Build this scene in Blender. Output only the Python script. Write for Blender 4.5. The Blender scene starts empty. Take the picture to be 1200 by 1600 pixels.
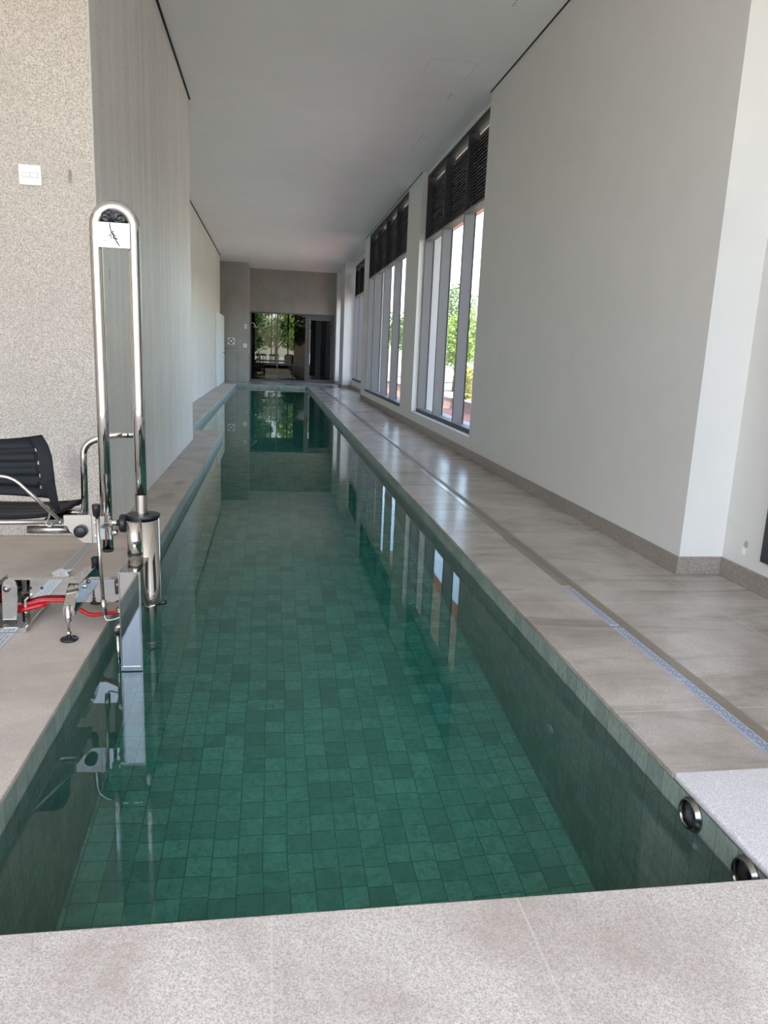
import bpy, bmesh, math, random
from mathutils import Vector, Matrix, noise

# ---------------------------------------------------------------- camera, sky, sun, exposure
sc = bpy.context.scene
COL = sc.collection
cam_d = bpy.data.cameras.new('camera')
cam = bpy.data.objects.new('camera', cam_d)
COL.objects.link(cam)
R = ((0.98826665, -0.1470191, 0.0414055), (0.00914002, -0.21367739, -0.97686152), (0.15246472, 0.96577811, -0.20982648))
cam.matrix_world = Matrix(((R[0][0], -R[1][0], -R[2][0], 0), (R[0][1], -R[1][1], -R[2][1], 0), (R[0][2], -R[1][2], -R[2][2], 1.25), (0, 0, 0, 1)))
cam_d.sensor_width = 36.0
cam_d.sensor_fit = 'AUTO'
cam_d.lens = 1151.0 * 36.0 / 1600.0
cam_d.clip_start = 0.05
cam_d.clip_end = 500
sc.camera = cam

SKY = 0.30
SUN = 3.0
EXPOSURE = 2.12
SUN_EL, SUN_AZ = 64.0, 215.0            # degrees; azimuth measured from +Y towards +X (behind and to the left)
w = bpy.data.worlds.new('sky')
sc.world = w
w.use_nodes = True
nt = w.node_tree
bg = nt.nodes['Background']
sky = nt.nodes.new('ShaderNodeTexSky')
sky.sky_type = 'NISHITA'
sky.sun_disc = False
sky.sun_elevation = math.radians(SUN_EL)
sky.sun_rotation = math.radians(SUN_AZ)
sky.air_density = 1.0
sky.dust_density = 1.5
wb = nt.nodes.new('ShaderNodeMix')
wb.data_type = 'RGBA'
wb.blend_type = 'MULTIPLY'
wb.inputs['Factor'].default_value = 1.0
wb.inputs['B'].default_value = (1.06, 1.0, 0.92, 1)
nt.links.new(sky.outputs[0], wb.inputs['A'])
nt.links.new(wb.outputs['Result'], bg.inputs[0])
bg.inputs[1].default_value = SKY
sun_d = bpy.data.lights.new('sun', 'SUN')
sun_d.energy = SUN
sun_d.angle = math.radians(1.0)
sun_d.color = (1.0, 0.95, 0.87)
sun = bpy.data.objects.new('sun', sun_d)
COL.objects.link(sun)
el, az = math.radians(SUN_EL), math.radians(SUN_AZ)
to_sun = Vector((math.sin(az) * math.cos(el), math.cos(az) * math.cos(el), math.sin(el)))
sun.rotation_euler = to_sun.to_track_quat('Z', 'Y').to_euler()
sun.location = to_sun * 40
sc.view_settings.view_transform = 'Standard'
sc.view_settings.look = 'None'
sc.view_settings.exposure = EXPOSURE
sc.view_settings.gamma = 1.0
sc.view_settings.use_curve_mapping = False
sc.cycles.max_bounces = 16
sc.cycles.diffuse_bounces = 8
sc.cycles.glossy_bounces = 8
sc.cycles.transmission_bounces = 12
sc.cycles.transparent_max_bounces = 16
sc.cycles.sample_clamp_indirect = 8.0

# ---------------------------------------------------------------- mesh helpers
WLOC = {}


class MB:
    """collects shapes in world coordinates, builds ONE mesh object"""

    def __init__(self):
        self.bm = bmesh.new()

    def box(self, x0, x1, y0, y1, z0, z1, mi=0):
        v = [self.bm.verts.new(p) for p in ((x0, y0, z0), (x1, y0, z0), (x1, y1, z0), (x0, y1, z0), (x0, y0, z1), (x1, y0, z1), (x1, y1, z1), (x0, y1, z1))]
        fs = []
        for f in ((3, 2, 1, 0), (4, 5, 6, 7), (0, 1, 5, 4), (1, 2, 6, 5), (2, 3, 7, 6), (3, 0, 4, 7)):
            fc = self.bm.faces.new([v[i] for i in f])
            fc.material_index = mi
            fs.append(fc)
        return fs                       # bottom, top, -y, +x, +y, -x

    def prism(self, pts, a0, a1, axis):
        """pts: polygon in the two other axes (order x,y,z without axis)"""
        def P(p, a):
            if axis == 'y':
                return (p[0], a, p[1])
            if axis == 'x':
                return (a, p[0], p[1])
            return (p[0], p[1], a)
        A = [self.bm.verts.new(P(p, a0)) for p in pts]
        B = [self.bm.verts.new(P(p, a1)) for p in pts]
        n = len(pts)
        self.bm.faces.new(A)
        self.bm.faces.new(B[::-1])
        for i in range(n):
            self.bm.faces.new((A[i], B[i], B[(i + 1) % n], A[(i + 1) % n]))
        return self

    def tube(self, path, r, seg=16, caps=True):
        path = [Vector(p) for p in path]
        rs = r if isinstance(r, (list, tuple)) else [r] * len(path)
        rings = []
        t0 = (path[1] - path[0]).normalized()
        ref = Vector((0, 0, 1)) if abs(t0.z) < 0.9 else Vector((0, 1, 0))
        u = t0.cross(ref).normalized()
        for i, p in enumerate(path):
            if i == 0:
                t = t0
            elif i == len(path) - 1:
                t = (path[i] - path[i - 1]).normalized()
            else:
                t = ((path[i] - path[i - 1]).normalized() + (path[i + 1] - path[i]).normalized()).normalized()
            u = (u - t * u.dot(t)).normalized()
            v = t.cross(u)
            rings.append([self.bm.verts.new(p + (u * math.cos(2 * math.pi * k / seg) + v * math.sin(2 * math.pi * k / seg)) * rs[i]) for k in range(seg)])
        for a, b in zip(rings, rings[1:]):
            for k in range(seg):
                f = self.bm.faces.new((a[k], a[(k + 1) % seg], b[(k + 1) % seg], b[k]))
                f.smooth = True
        if caps:
            self.bm.faces.new(rings[0][::-1])
            self.bm.faces.new(rings[-1])
        return self

    def lathe(self, prof, center, axis='z', seg=32):
        """prof: list of (radius, height along axis)"""
        c = Vector(center)
        ex, ey, ez = {'z': (Vector((1, 0, 0)), Vector((0, 1, 0)), Vector((0, 0, 1))),
                      'x': (Vector((0, 1, 0)), Vector((0, 0, 1)), Vector((1, 0, 0))),
                      'y': (Vector((0, 0, 1)), Vector((1, 0, 0)), Vector((0, 1, 0)))}[axis]
        rings = []
        for r, h in prof:
            if r < 1e-6:
                rings.append([self.bm.verts.new(c + ez * h)])
            else:
                rings.append([self.bm.verts.new(c + ez * h + ex * r * math.cos(2 * math.pi * k / seg) + ey * r * math.sin(2 * math.pi * k / seg)) for k in range(seg)])
        for a, b in zip(rings, rings[1:]):
            for k in range(seg):
                k2 = (k + 1) % seg
                if len(a) == 1 and len(b) == 1:
                    continue
                if len(a) == 1:
                    self.bm.faces.new((a[0], b[k2], b[k]))
                elif len(b) == 1:
                    self.bm.faces.new((a[k], a[k2], b[0]))
                else:
                    self.bm.faces.new((a[k], a[k2], b[k2], b[k]))
        return self

    def build(self, name, mats, parent=None, bevel=0.0, smooth=False, seg=2, origin=None):
        bmesh.ops.recalc_face_normals(self.bm, faces=self.bm.faces[:])
        me = bpy.data.meshes.new(name)
        base = WLOC.get(parent.name, Vector((0, 0, 0))) if parent else Vector(origin or (0, 0, 0))
        if base.length > 0:
            bmesh.ops.translate(self.bm, verts=self.bm.verts[:], vec=-base)
        if smooth:
            for f in self.bm.faces:
                f.smooth = True
        self.bm.to_mesh(me)
        self.bm.free()
        for m in (mats if isinstance(mats, (list, tuple)) else [mats]):
            me.materials.append(m)
        o = bpy.data.objects.new(name, me)
        COL.objects.link(o)
        if parent:
            o.parent = parent
        elif origin:
            o.location = origin
        WLOC[o.name] = base
        if bevel:
            md = o.modifiers.new('bevel', 'BEVEL')
            md.width = bevel
            md.segments = seg
            md.limit_method = 'ANGLE'
            md.angle_limit = math.radians(40)
        return o


def arc(cx, cz, r, a0, a1, y, n=16):
    return [(cx + r * math.cos(math.radians(a0 + (a1 - a0) * i / n)), y, cz + r * math.sin(math.radians(a0 + (a1 - a0) * i / n))) for i in range(n + 1)]


def fillet(pts, rad, n=6):
    """round the corners of a polyline"""
    pts = [Vector(p) for p in pts]
    out = [pts[0]]
    for a, b, c in zip(pts, pts[1:], pts[2:]):
        d1, d2 = (a - b), (c - b)
        r = min(rad, d1.length * .45, d2.length * .45)
        p, q = b + d1.normalized() * r, b + d2.normalized() * r
        for i in range(n + 1):
            t = i / n
            out.append(p * (1 - t) ** 2 + b * 2 * t * (1 - t) + q * t * t)
    out.append(pts[-1])
    return out


def tag(o, label=None, cat=None, group=None, kind=None):
    if label:
        o['label'] = label
    if cat:
        o['category'] = cat
    if group:
        o['group'] = group
    if kind:
        o['kind'] = kind
    return o


def empty(name, loc):
    o = bpy.data.objects.new(name, None)
    o.empty_display_size = 0.1
    o.location = loc
    COL.objects.link(o)
    WLOC[o.name] = Vector(loc)
    return o


def struct(o, label, cat):
    return tag(o, label, cat, kind='structure')


# ---------------------------------------------------------------- material helpers
class NT:
    def __init__(self, name):
        self.m = bpy.data.materials.new(name)
        self.m.use_nodes = True
        self.t = self.m.node_tree
        self.p = self.t.nodes['Principled BSDF']
        self.out = self.t.nodes['Material Output']

    def n(self, kind, **kw):
        nd = self.t.nodes.new(kind)
        for k, v in kw.items():
            setattr(nd, k, v)
        return nd

    def l(self, a, b):
        self.t.links.new(a, b)

    def coords(self, scale=(1, 1, 1), loc=(0, 0, 0)):
        g = self.n('ShaderNodeNewGeometry')
        mp = self.n('ShaderNodeMapping')
        mp.inputs['Scale'].default_value = scale
        mp.inputs['Location'].default_value = loc
        self.l(g.outputs['Position'], mp.inputs['Vector'])
        return mp.outputs[0]

    def noise(self, vec, scale, detail=4, rough=0.55, dist=0.0):
        nd = self.n('ShaderNodeTexNoise')
        nd.inputs['Scale'].default_value = scale
        nd.inputs['Detail'].default_value = detail
        nd.inputs['Roughness'].default_value = rough
        nd.inputs['Distortion'].default_value = dist
        self.l(vec, nd.inputs['Vector'])
        return nd.outputs['Fac']

    def ramp(self, fac, stops):
        r = self.n('ShaderNodeValToRGB')
        els = r.color_ramp.elements
        while len(els) < len(stops):
            els.new(0.5)
        for e, (p, c) in zip(els, stops):
            e.position = p
            e.color = (c[0], c[1], c[2], 1) if not isinstance(c, (int, float)) else (c, c, c, 1)
        self.l(fac, r.inputs[0])
        return r.outputs[0]

    def mix(self, a, b, fac, mode='MIX'):
        x = self.n('ShaderNodeMix', data_type='RGBA', blend_type=mode)
        for s, v in ((x.inputs['Factor'], fac), (x.inputs['A'], a), (x.inputs['B'], b)):
            if isinstance(v, (int, float)):
                s.default_value = v
            elif isinstance(v, (tuple, list)):
                s.default_value = (v[0], v[1], v[2], 1)
            else:
                self.l(v, s)
        return x.outputs['Result']

    def bump(self, h, strength, dist=0.01):
        b = self.n('ShaderNodeBump')
        b.inputs['Strength'].default_value = strength
        b.inputs['Distance'].default_value = dist
        self.l(h, b.inputs['Height'])
        self.l(b.outputs[0], self.p.inputs['Normal'])


def plain(name, col, rough=0.5, metal=0.0, spec=0.5, var=0.0, bump=0.0, scale=20):
    t = NT(name)
    t.p.inputs['Base Color'].default_value = (*col, 1)
    t.p.inputs['Roughness'].default_value = rough
    t.p.inputs['Metallic'].default_value = metal
    t.p.inputs['Specular IOR Level'].default_value = spec
    if var or bump:
        f = t.noise(t.coords(), scale, 5)
        if var:
            t.l(t.ramp(f, [(0.3, tuple(c * (1 - var) for c in col)), (0.7, tuple(min(1, c * (1 + var)) for c in col))]), t.p.inputs['Base Color'])
        if bump:
            t.bump(f, bump, 0.002)
    return t.m


def granite(name, base, speck, stain, rough=(0.45, 0.6), speck_scale=170, stain_amt=0.5, joints=None, vein=None, bump=0.12, streak=None, spots=(), sramp=(0.46, 0.72)):
    """base / speck: colours; stain: darker blotch colour"""
    t = NT(name)
    c = t.coords()
    f1 = t.noise(c, speck_scale, 4, 0.8)
    col = t.mix(base, speck, t.ramp(f1, [(0.46, 0.0), (0.56, 1.0)]))
    f0 = t.noise(c, speck_scale * .6, 3, 0.7)
    col = t.mix(col, tuple(min(1, x * 1.3) for x in base), t.ramp(f0, [(0.53, 0.0), (0.64, .45)]))
    f2 = t.noise(c, 2.3, 7, 0.62, 0.6)
    col = t.mix(col, stain, t.ramp(f2, [(sramp[0], 0.0), (sramp[1], stain_amt)]))
    if vein:
        v = t.noise(t.coords(vein[0]), 1.0, 6, 0.65, 0.8)
        col = t.mix(col, vein[1], t.ramp(v, [(0.50, 0.0), (0.66, vein[2])]))
    if streak:
        s = t.noise(t.coords(streak[0]), 1.0, 5, 0.6)
        col = t.mix(col, streak[1], t.ramp(s, [(0.35, 0.0), (0.68, streak[2])]))
    if joints:
        jw, jh, off, jl, jamt = joints
        b = t.n('ShaderNodeTexBrick')
        b.offset = 0.0
        b.squash = 1.0
        b.inputs['Scale'].default_value = 1.0
        b.inputs['Brick Width'].default_value = jw
        b.inputs['Row Height'].default_value = jh
        b.inputs['Mortar Size'].default_value = 0.003
        b.inputs['Mortar Smooth'].default_value = 0.2
        b.inputs['Color1'].default_value = (0.93, 0.93, 0.93, 1)
        b.inputs['Color2'].default_value = (1.05, 1.04, 1.02, 1)
        b.inputs['Mortar'].default_value = (1, 1, 1, 1)
        t.l(t.coords((1, 1, 1), off), b.inputs['Vector'])
        col = t.mix(col, b.outputs['Color'], 0.9, 'MULTIPLY')
        fm = t.n('ShaderNodeMath', operation='MULTIPLY')
        t.l(b.outputs['Fac'], fm.inputs[0])
        fm.inputs[1].default_value = jamt
        col = t.mix(col, jl, fm.outputs[0])
    for ctr, scl, scol, amt in spots:      # water marks and dirt with a shape of their own
        mp = t.coords(scl, tuple(-a * b for a, b in zip(ctr, scl)))
        ln = t.n('ShaderNodeVectorMath', operation='LENGTH')
        t.l(mp, ln.inputs[0])
        ad = t.n('ShaderNodeMath', operation='ADD')
        t.l(ln.outputs['Value'], ad.inputs[0])
        t.l(t.noise(c, 18, 5, 0.7), ad.inputs[1])
        col = t.mix(col, scol, t.ramp(ad.outputs[0], [(0.72, amt), (1.0, 0.0)]))
    t.l(col, t.p.inputs['Base Color'])
    rr = t.n('ShaderNodeMapRange')
    rr.inputs['From Min'].default_value = 0.25
    rr.inputs['From Max'].default_value = 0.75
    rr.inputs['To Min'].default_value = rough[0]
    rr.inputs['To Max'].default_value = rough[1]
    t.l(t.noise(c, 1.3, 3, 0.5), rr.inputs['Value'])
    t.l(rr.outputs[0], t.p.inputs['Roughness'])
    if bump:
        t.bump(f1, bump, 0.002)
    return t.m


M = {}
M['paint'] = plain('white_wall_paint', (0.655, 0.65, 0.63), 0.55, var=0.02, scale=3)
M['ceil'] = plain('ceiling_paint', (0.81, 0.81, 0.80), 0.8, var=0.02, scale=2)
M['granite_wall'] = granite('flamed_granite_wall', (0.66, 0.595, 0.53), (0.36, 0.32, 0.28), (0.47, 0.42, 0.375), (0.7, 0.8), 120, 0.4, bump=0.35, spots=[((-1.19, 4.91, 2.20), (30, 9, 9), (0.25, 0.19, 0.17), 0.75), ((-1.24, 4.91, 0.45), (7, 4, 3.5), (0.33, 0.28, 0.275), 0.6)])
M['granite_side'] = granite('sawn_granite_wall', (0.68, 0.63, 0.585), (0.54, 0.495, 0.455), (0.47, 0.43, 0.395), (0.34, 0.45), 90, 0.5, bump=0.04, streak=((9, 9, 0.35), (0.80, 0.76, 0.72), 0.6), spots=[((-1.05, 5.228, 1.684), (12, 28, 10), (0.14, 0.12, 0.11), 0.8)])
M['granite_far'] = granite('grey_granite_wall', (0.40, 0.38, 0.35), (0.33, 0.31, 0.285), (0.27, 0.25, 0.23), (0.5, 0.6), 60, 0.5, bump=0.05, streak=((3, 3, 0.8), (0.30, 0.285, 0.265), 0.5))
M['deck'] = granite('grey_brown_granite_deck', (0.53, 0.48, 0.435), (0.39, 0.35, 0.315), (0.28, 0.24, 0.205), (0.17, 0.27), 170, 0.8, sramp=(0.38, 0.72),
                    joints=(1.2, 1.2, (0.05, 0.07, 0), (0.55, 0.50, 0.46), 0.8), vein=((0.7, 3.6, 1), (0.20, 0.165, 0.135), 0.75), bump=0.06)
M['deck_left'] = granite('warm_granite_deck', (0.58, 0.515, 0.45), (0.39, 0.34, 0.29), (0.34, 0.295, 0.25), (0.5, 0.65), 230, 0.55, sramp=(0.46, 0.66), spots=[((-.87, 6.3, 0), (6, 2.4, 1), (0.27, 0.225, 0.185), .6), ((-.84, 6.95, 0), (8, 3, 1), (0.27, 0.225, 0.185), .6), ((-.86, 11.0, 0), (6, 2.6, 1), (0.27, 0.225, 0.185), .5)],
                         joints=(0.9, 1.2, (0.26, 0.07, 0), (0.46, 0.41, 0.36), 0.3), vein=((1.2, 2.2, 1), (0.30, 0.265, 0.235), 0.45), bump=0.1)
M['deck_near'] = granite('flamed_granite_deck', (0.62, 0.575, 0.53), (0.38, 0.34, 0.31), (0.33, 0.28, 0.235), (0.6, 0.75), 230, 0.7, sramp=(0.46, 0.70),  bump=0.3,
                         joints=(0.575, 3.0, (-0.011, 0.3, 0), (0.64, 0.60, 0.555), 0.3))
M['slab'] = granite('pale_granite_slab', (0.66, 0.65, 0.655), (0.44, 0.435, 0.445), (0.50, 0.49, 0.49), (0.6, 0.7), 230, 0.35, bump=0.3)
M['skirt'] = granite('granite_skirting', (0.30, 0.265, 0.235), (0.20, 0.175, 0.155), (0.20, 0.175, 0.15), (0.3, 0.4), 90, 0.5, bump=0.05)
M['strip'] = granite('tan_stone_strip', (0.25, 0.21, 0.165), (0.20, 0.17, 0.135), (0.17, 0.145, 0.115), (0.35, 0.5), 120, 0.4, bump=0.05)


def tile_mat(name, axes, c1, c2, vein, mortar, pitch=0.1, stagger=0.0, wander=(0.002, 0.02, 0.0), grain=(1, 1, 1)):
    t = NT(name)
    g = t.n('ShaderNodeNewGeometry')
    sep = t.n('ShaderNodeSeparateXYZ')
    t.l(g.outputs['Position'], sep.inputs[0])
    cb = t.n('ShaderNodeCombineXYZ')
    for i, a in enumerate(axes):
        ad = t.n('ShaderNodeMath', operation='ADD')
        t.l(sep.outputs[a], ad.inputs[0])
        ad.inputs[1].default_value = 20.0 + (0.022 if i == 0 else 0.0)
        t.l(ad.outputs[0], cb.inputs[i])
    # hand laid: the joints wander a little
    jit = t.n('ShaderNodeTexNoise')
    jit.inputs['Scale'].default_value = 1.7
    jit.inputs['Detail'].default_value = 1.0
    t.l(cb.outputs[0], jit.inputs['Vector'])
    dv = t.n('ShaderNodeVectorMath', operation='MULTIPLY_ADD')
    t.l(jit.outputs['Color'], dv.inputs[0])
    dv.inputs[1].default_value = wander
    t.l(cb.outputs[0], dv.inputs[2])
    b = t.n('ShaderNodeTexBrick')
    b.offset = stagger
    b.offset_frequency = 3
    b.squash = 1.0
    b.inputs['Scale'].default_value = 1.0
    b.inputs['Brick Width'].default_value = pitch
    b.inputs['Row Height'].default_value = pitch
    b.inputs['Mortar Size'].default_value = 0.0022
    b.inputs['Mortar Smooth'].default_value = 0.1
    b.inputs['Bias'].default_value = -0.25
    b.inputs['Color1'].default_value = (*c1, 1)
    b.inputs['Color2'].default_value = (*c2, 1)
    b.inputs['Mortar'].default_value = (*mortar, 1)
    t.l(dv.outputs[0], b.inputs['Vector'])
    f = t.noise(t.coords(grain), 26, 6, 0.7, 1.2)
    col = t.mix(b.outputs['Color'], vein, t.ramp(f, [(0.42, 0.0), (0.66, 0.8)]))
    f2 = t.noise(t.coords((1, 1, 1), (3, 7, 1)), 9, 5, 0.7, 1.0)
    col = t.mix(col, tuple(min(1, x * 1.25) for x in c1), t.ramp(f2, [(0.5, 0.0), (0.72, 0.4)]))
    t.l(col, t.p.inputs['Base Color'])
    t.p.inputs['Roughness'].default_value = 0.45
    return t.m


TC1, TC2, TV, TM = (0.41, 0.50, 0.44), (0.17, 0.235, 0.21), (0.20, 0.27, 0.245), (0.12, 0.16, 0.145)
WC1, WC2, WV, WM = (0.345, 0.405, 0.35), (0.20, 0.25, 0.22), (0.13, 0.165, 0.145), (0.15, 0.185, 0.165)
M['tile_floor'] = tile_mat('green_stone_tile_floor', ('Y', 'X'), TC1, TC2, TV, TM, stagger=0.12, wander=(0.012, 0.03, 0.0))
M['tile_x'] = tile_mat('green_stone_tile_long_walls', ('Z', 'Y'), WC1, WC2, WV, WM, grain=(1, 3.4, .7))
M['tile_y'] = tile_mat('green_stone_tile_end_walls', ('Z', 'X'), WC1, WC2, WV, WM, grain=(3.4, 1, .7))


def thin_glass(name, tint=(0.98, 0.99, 0.99), f0=0.03):
    t = NT(name)
    t.t.nodes.remove(t.p)
    tr = t.n('ShaderNodeBsdfTransparent')
    tr.inputs[0].default_value = (*tint, 1)
    gl = t.n('ShaderNodeBsdfGlossy')
    gl.inputs['Roughness'].default_value = 0.0
    lw = t.n('ShaderNodeLayerWeight')
    lw.inputs['Blend'].default_value = 0.5
    pw = t.n('ShaderNodeMath', operation='POWER')
    t.l(lw.outputs['Facing'], pw.inputs[0])
    pw.inputs[1].default_value = 5.0
    fr = t.n('ShaderNodeMath', operation='MULTIPLY_ADD')
    t.l(pw.outputs[0], fr.inputs[0])
    fr.inputs[1].default_value = 0.8
    fr.inputs[2].default_value = f0
    mx = t.n('ShaderNodeMixShader')
    t.l(fr.outputs[0], mx.inputs[0])
    t.l(tr.outputs[0], mx.inputs[1])
    t.l(gl.outputs[0], mx.inputs[2])
    t.l(mx.outputs[0], t.out.inputs['Surface'])
    return t.m


M['glass'] = thin_glass('clear_window_glass')
M['glass_dark'] = thin_glass('tinted_door_glass', (0.35, 0.355, 0.35), 0.012)


def water_mat():
    t = NT('pool_water')
    t.p.inputs['Base Color'].default_value = (1, 1, 1, 1)
    t.p.inputs['Roughness'].default_value = 0.0
    t.p.inputs['IOR'].default_value = 1.33
    t.p.inputs['Transmission Weight'].default_value = 1.0
    f = t.noise(t.coords((1.0, 0.7, 1.0)), 2.2, 2, 0.5)
    t.bump(f, 0.02, 0.01)
    va = t.n('ShaderNodeVolumeAbsorption')
    va.inputs['Color'].default_value = (0.0, 0.84, 0.75, 1)
    va.inputs['Density'].default_value = 0.55
    t.l(va.outputs[0], t.out.inputs['Volume'])
    return t.m


M['glass_door'] = thin_glass('lightly_tinted_leaf_glass', (0.75, 0.755, 0.76), 0.012)
M['water'] = water_mat()
M['steel'] = plain('polished_stainless_steel', (0.60, 0.585, 0.56), 0.045, 1.0)
M['steel_satin'] = plain('satin_stainless_steel', (0.52, 0.50, 0.475), 0.24, 1.0)
M['grate'] = plain('perforated_steel_grate', (0.50, 0.56, 0.70), 0.45, 0.5)
M['grate_grey'] = plain('grey_drain_grate', (0.42, 0.42, 0.41), 0.5, 0.2)
M['hole'] = plain('drain_hole', (0.07, 0.08, 0.12), 0.8)
M['black'] = plain('black_plastic', (0.012, 0.012, 0.014), 0.38)
M['black_seat'] = plain('black_moulded_seat_plastic', (0.008, 0.009, 0.012), 0.5, spec=0.2, bump=0.05, scale=200)
M['red'] = plain('red_hose_rubber', (0.50, 0.012, 0.018), 0.25)
M['ring'] = plain('dull_chrome', (0.24, 0.245, 0.225), 0.2, 1.0)
M['brass'] = plain('brass', (0.75, 0.52, 0.18), 0.25, 1.0)
M['alu'] = plain('grey_anodised_aluminium', (0.165, 0.16, 0.16), 0.5, 0.1)
M['alu_dark'] = plain('charcoal_aluminium', (0.035, 0.036, 0.042), 0.5, 0.1)
M['louvre'] = plain('dark_louvre_metal', (0.15, 0.15, 0.15), 0.45, 0.2)
M['gasket'] = plain('black_gasket', (0.012, 0.012, 0.016), 0.6)
M['door_frame'] = plain('dark_grey_door_frame', (0.12, 0.12, 0.13), 0.4, 0.3)
M['white_plastic'] = plain('white_plastic', (0.82, 0.82, 0.81), 0.35)
M['line_grey'] = plain('detail_line_grey', (0.52, 0.52, 0.52), 0.6)  # one even grey for joint lines, slots, rocker and socket
M['white_door'] = plain('white_door_lacquer', (0.76, 0.76, 0.74), 0.4)
M['wood'] = plain('reddish_wood', (0.24, 0.075, 0.04), 0.4, var=0.3, scale=8)
M['gap'] = plain('painted_shadow_gap', (0.03, 0.03, 0.03), 0.9)  # near-black for the ceiling strips: shade of a gap put in as colour
M['eave'] = plain('terracotta_eave_paint', (0.80, 0.36, 0.22), 0.8)
M['eave_in'] = plain('pale_pink_soffit_paint', (0.78, 0.62, 0.56), 0.8)
M['render'] = plain('pale_exterior_render', (0.80, 0.79, 0.82), 0.8)
M['brick'] = plain('red_brick_paving', (0.52, 0.22, 0.17), 0.85, var=0.35, scale=9)
M['ground'] = plain('dry_grass_ground', (0.345, 0.33, 0.255), 0.95, var=0.3, scale=0.5)
M['concrete'] = plain('grey_concrete', (0.42, 0.42, 0.40), 0.9, var=0.15, scale=2)
M['bark'] = plain('tree_bark', (0.16, 0.12, 0.085), 0.9, var=0.3, scale=14)
M['bag'] = plain('crumpled_black_bag', (0.018, 0.019, 0.020), 0.22)
M['dark_wood'] = plain('dark_wood', (0.03, 0.022, 0.018), 0.4)
M['sofa'] = plain('grey_sofa_fabric', (0.30, 0.29, 0.27), 0.9, var=0.1, scale=30)
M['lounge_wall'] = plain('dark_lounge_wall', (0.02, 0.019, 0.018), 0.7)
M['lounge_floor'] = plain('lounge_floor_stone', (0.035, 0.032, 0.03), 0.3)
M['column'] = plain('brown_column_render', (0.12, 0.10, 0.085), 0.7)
M['curtain'] = plain('grey_curtain_cloth', (0.62, 0.62, 0.66), 0.9)
M['film'] = plain('clear_crumpled_film', (0.75, 0.75, 0.74), 0.2)
M['socket'] = plain('raw_plaster', (0.40, 0.39, 0.37), 0.9)


def leaf_mat(name, a, b):
    t = NT(name)
    oi = t.n('ShaderNodeNewGeometry')
    col = t.ramp(oi.outputs['Random Per Island'], [(0.0, a), (1.0, b)])
    t.l(col, t.p.inputs['Base Color'])
    t.p.inputs['Roughness'].default_value = 0.55
    t.t.nodes['Principled BSDF'].inputs['Subsurface Weight'].default_value = 0.0
    return t.m


M['leaf'] = leaf_mat('bright_green_leaves', (0.13, 0.26, 0.03), (0.42, 0.55, 0.12))
M['leaf_dark'] = leaf_mat('mid_green_leaves', (0.07, 0.16, 0.035), (0.24, 0.36, 0.10))
M['leaf_yellow'] = leaf_mat('yellow_green_leaves', (0.40, 0.38, 0.06), (0.62, 0.58, 0.16))

# ---------------------------------------------------------------- main dimensions (metres)
PL, PR = -0.735, 1.265          # long sides of the near pool
PREC = -1.225                   # left side where the pool widens
PN, PF = 1.45, 26.65            # near and far ends
PSTEP = 11.5
DEPTH = -1.26
WATER = -0.105
XR = 2.475                      # right wall
XN = 2.76                       # right wall nearer than the corner
CE = 4.25                       # ceiling
WL = -1.05                      # left wall, long face
YNW = 4.91                      # left wall, face towards the entrance
Y1 = 10.3
W2 = -1.75
YW2 = 26.4
YPIER, YFAR = 28.2, 30.1

# ---------------------------------------------------------------- the setting: decks
m = MB(); m.box(PR - .004, 3.1, 1.93, YFAR + .3, -.022, 0)
struct(m.build('floor', M['deck'], bevel=.004), 'grey-brown granite deck between the right wall and the pool', 'floor')
m = MB(); m.box(PR - .004, 3.3, -6, 1.93, -.022, .005)
struct(m.build('floor', M['slab'], bevel=.011, seg=3), 'pale speckled granite slab at the near right corner of the pool', 'floor')
m = MB(); m.box(-1.4, PR - .004, -6, PN, -.03, .003)
struct(m.build('floor', M['deck_near'], bevel=.005), 'speckled granite deck across the near end of the pool', 'floor')
m = MB(); m.box(-8, PL + .004, PN, PSTEP, -.022, 0); m.box(-8, -1.4, -6, PN, -.022, 0)
struct(m.build('floor', M['deck_left'], bevel=.004), 'warm grey granite deck under the pool lift and along the left wall', 'floor')
m = MB(); m.box(-3.2, PREC + .004, PSTEP, PF, -.022, 0)
struct(m.build('floor', M['deck_left'], bevel=.004), 'narrow granite walkway on the far left of the pool', 'floor')
m = MB(); m.box(-4, PR - .004, PF - .004, YFAR + .3, -.022, 0)
struct(m.build('floor', M['deck'], bevel=.004), 'granite landing in front of the far glass doors', 'floor')
m = MB(); m.box(1.695, 1.745, 1.94, 26.6, -.01, .0012)
struct(m.build('trim_1', M['strip']), 'tan stone strip alongside the right deck drain', 'floor trim')

# pool basin
m = MB()
B, T = -1.5, -.022
def wallbox(x0, x1, y0, y1, mi):
    for f in m.box(x0, x1, y0, y1, B, T):
        f.material_index = mi
wallbox(PR, PR + .2, PN - .2, PF + .2, 1)
wallbox(PL - .2, PL, PN - .2, PSTEP, 1)
wallbox(PREC - .2, PREC, PSTEP - .2, PF + .2, 1)
wallbox(PL, PR, PN - .2, PN, 2)
wallbox(PREC, PL - .001, PSTEP - .2, PSTEP, 2)
wallbox(PREC, PR, PF, PF + .2, 2)
m.box(PREC - .2, PR + .2, PN - .2, PF + .2, B - .2, DEPTH, 0)
struct(m.build('pool_basin', [M['tile_floor'], M['tile_x'], M['tile_y']]), 'long lap pool basin lined with small green stone tiles', 'pool')
# water: one closed body, L shaped
m = MB()
e = .004
poly = [(PL - e, PN - e), (PR + e, PN - e), (PR + e, PF + e), (PREC - e, PF + e), (PREC - e, PSTEP + e), (PL - e, PSTEP + e)]
m.prism(poly, DEPTH - .02, WATER, 'z')
tag(m.build('pool_water', M['water']), 'still clear green water filling the long lap pool', 'water', kind='stuff')

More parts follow.
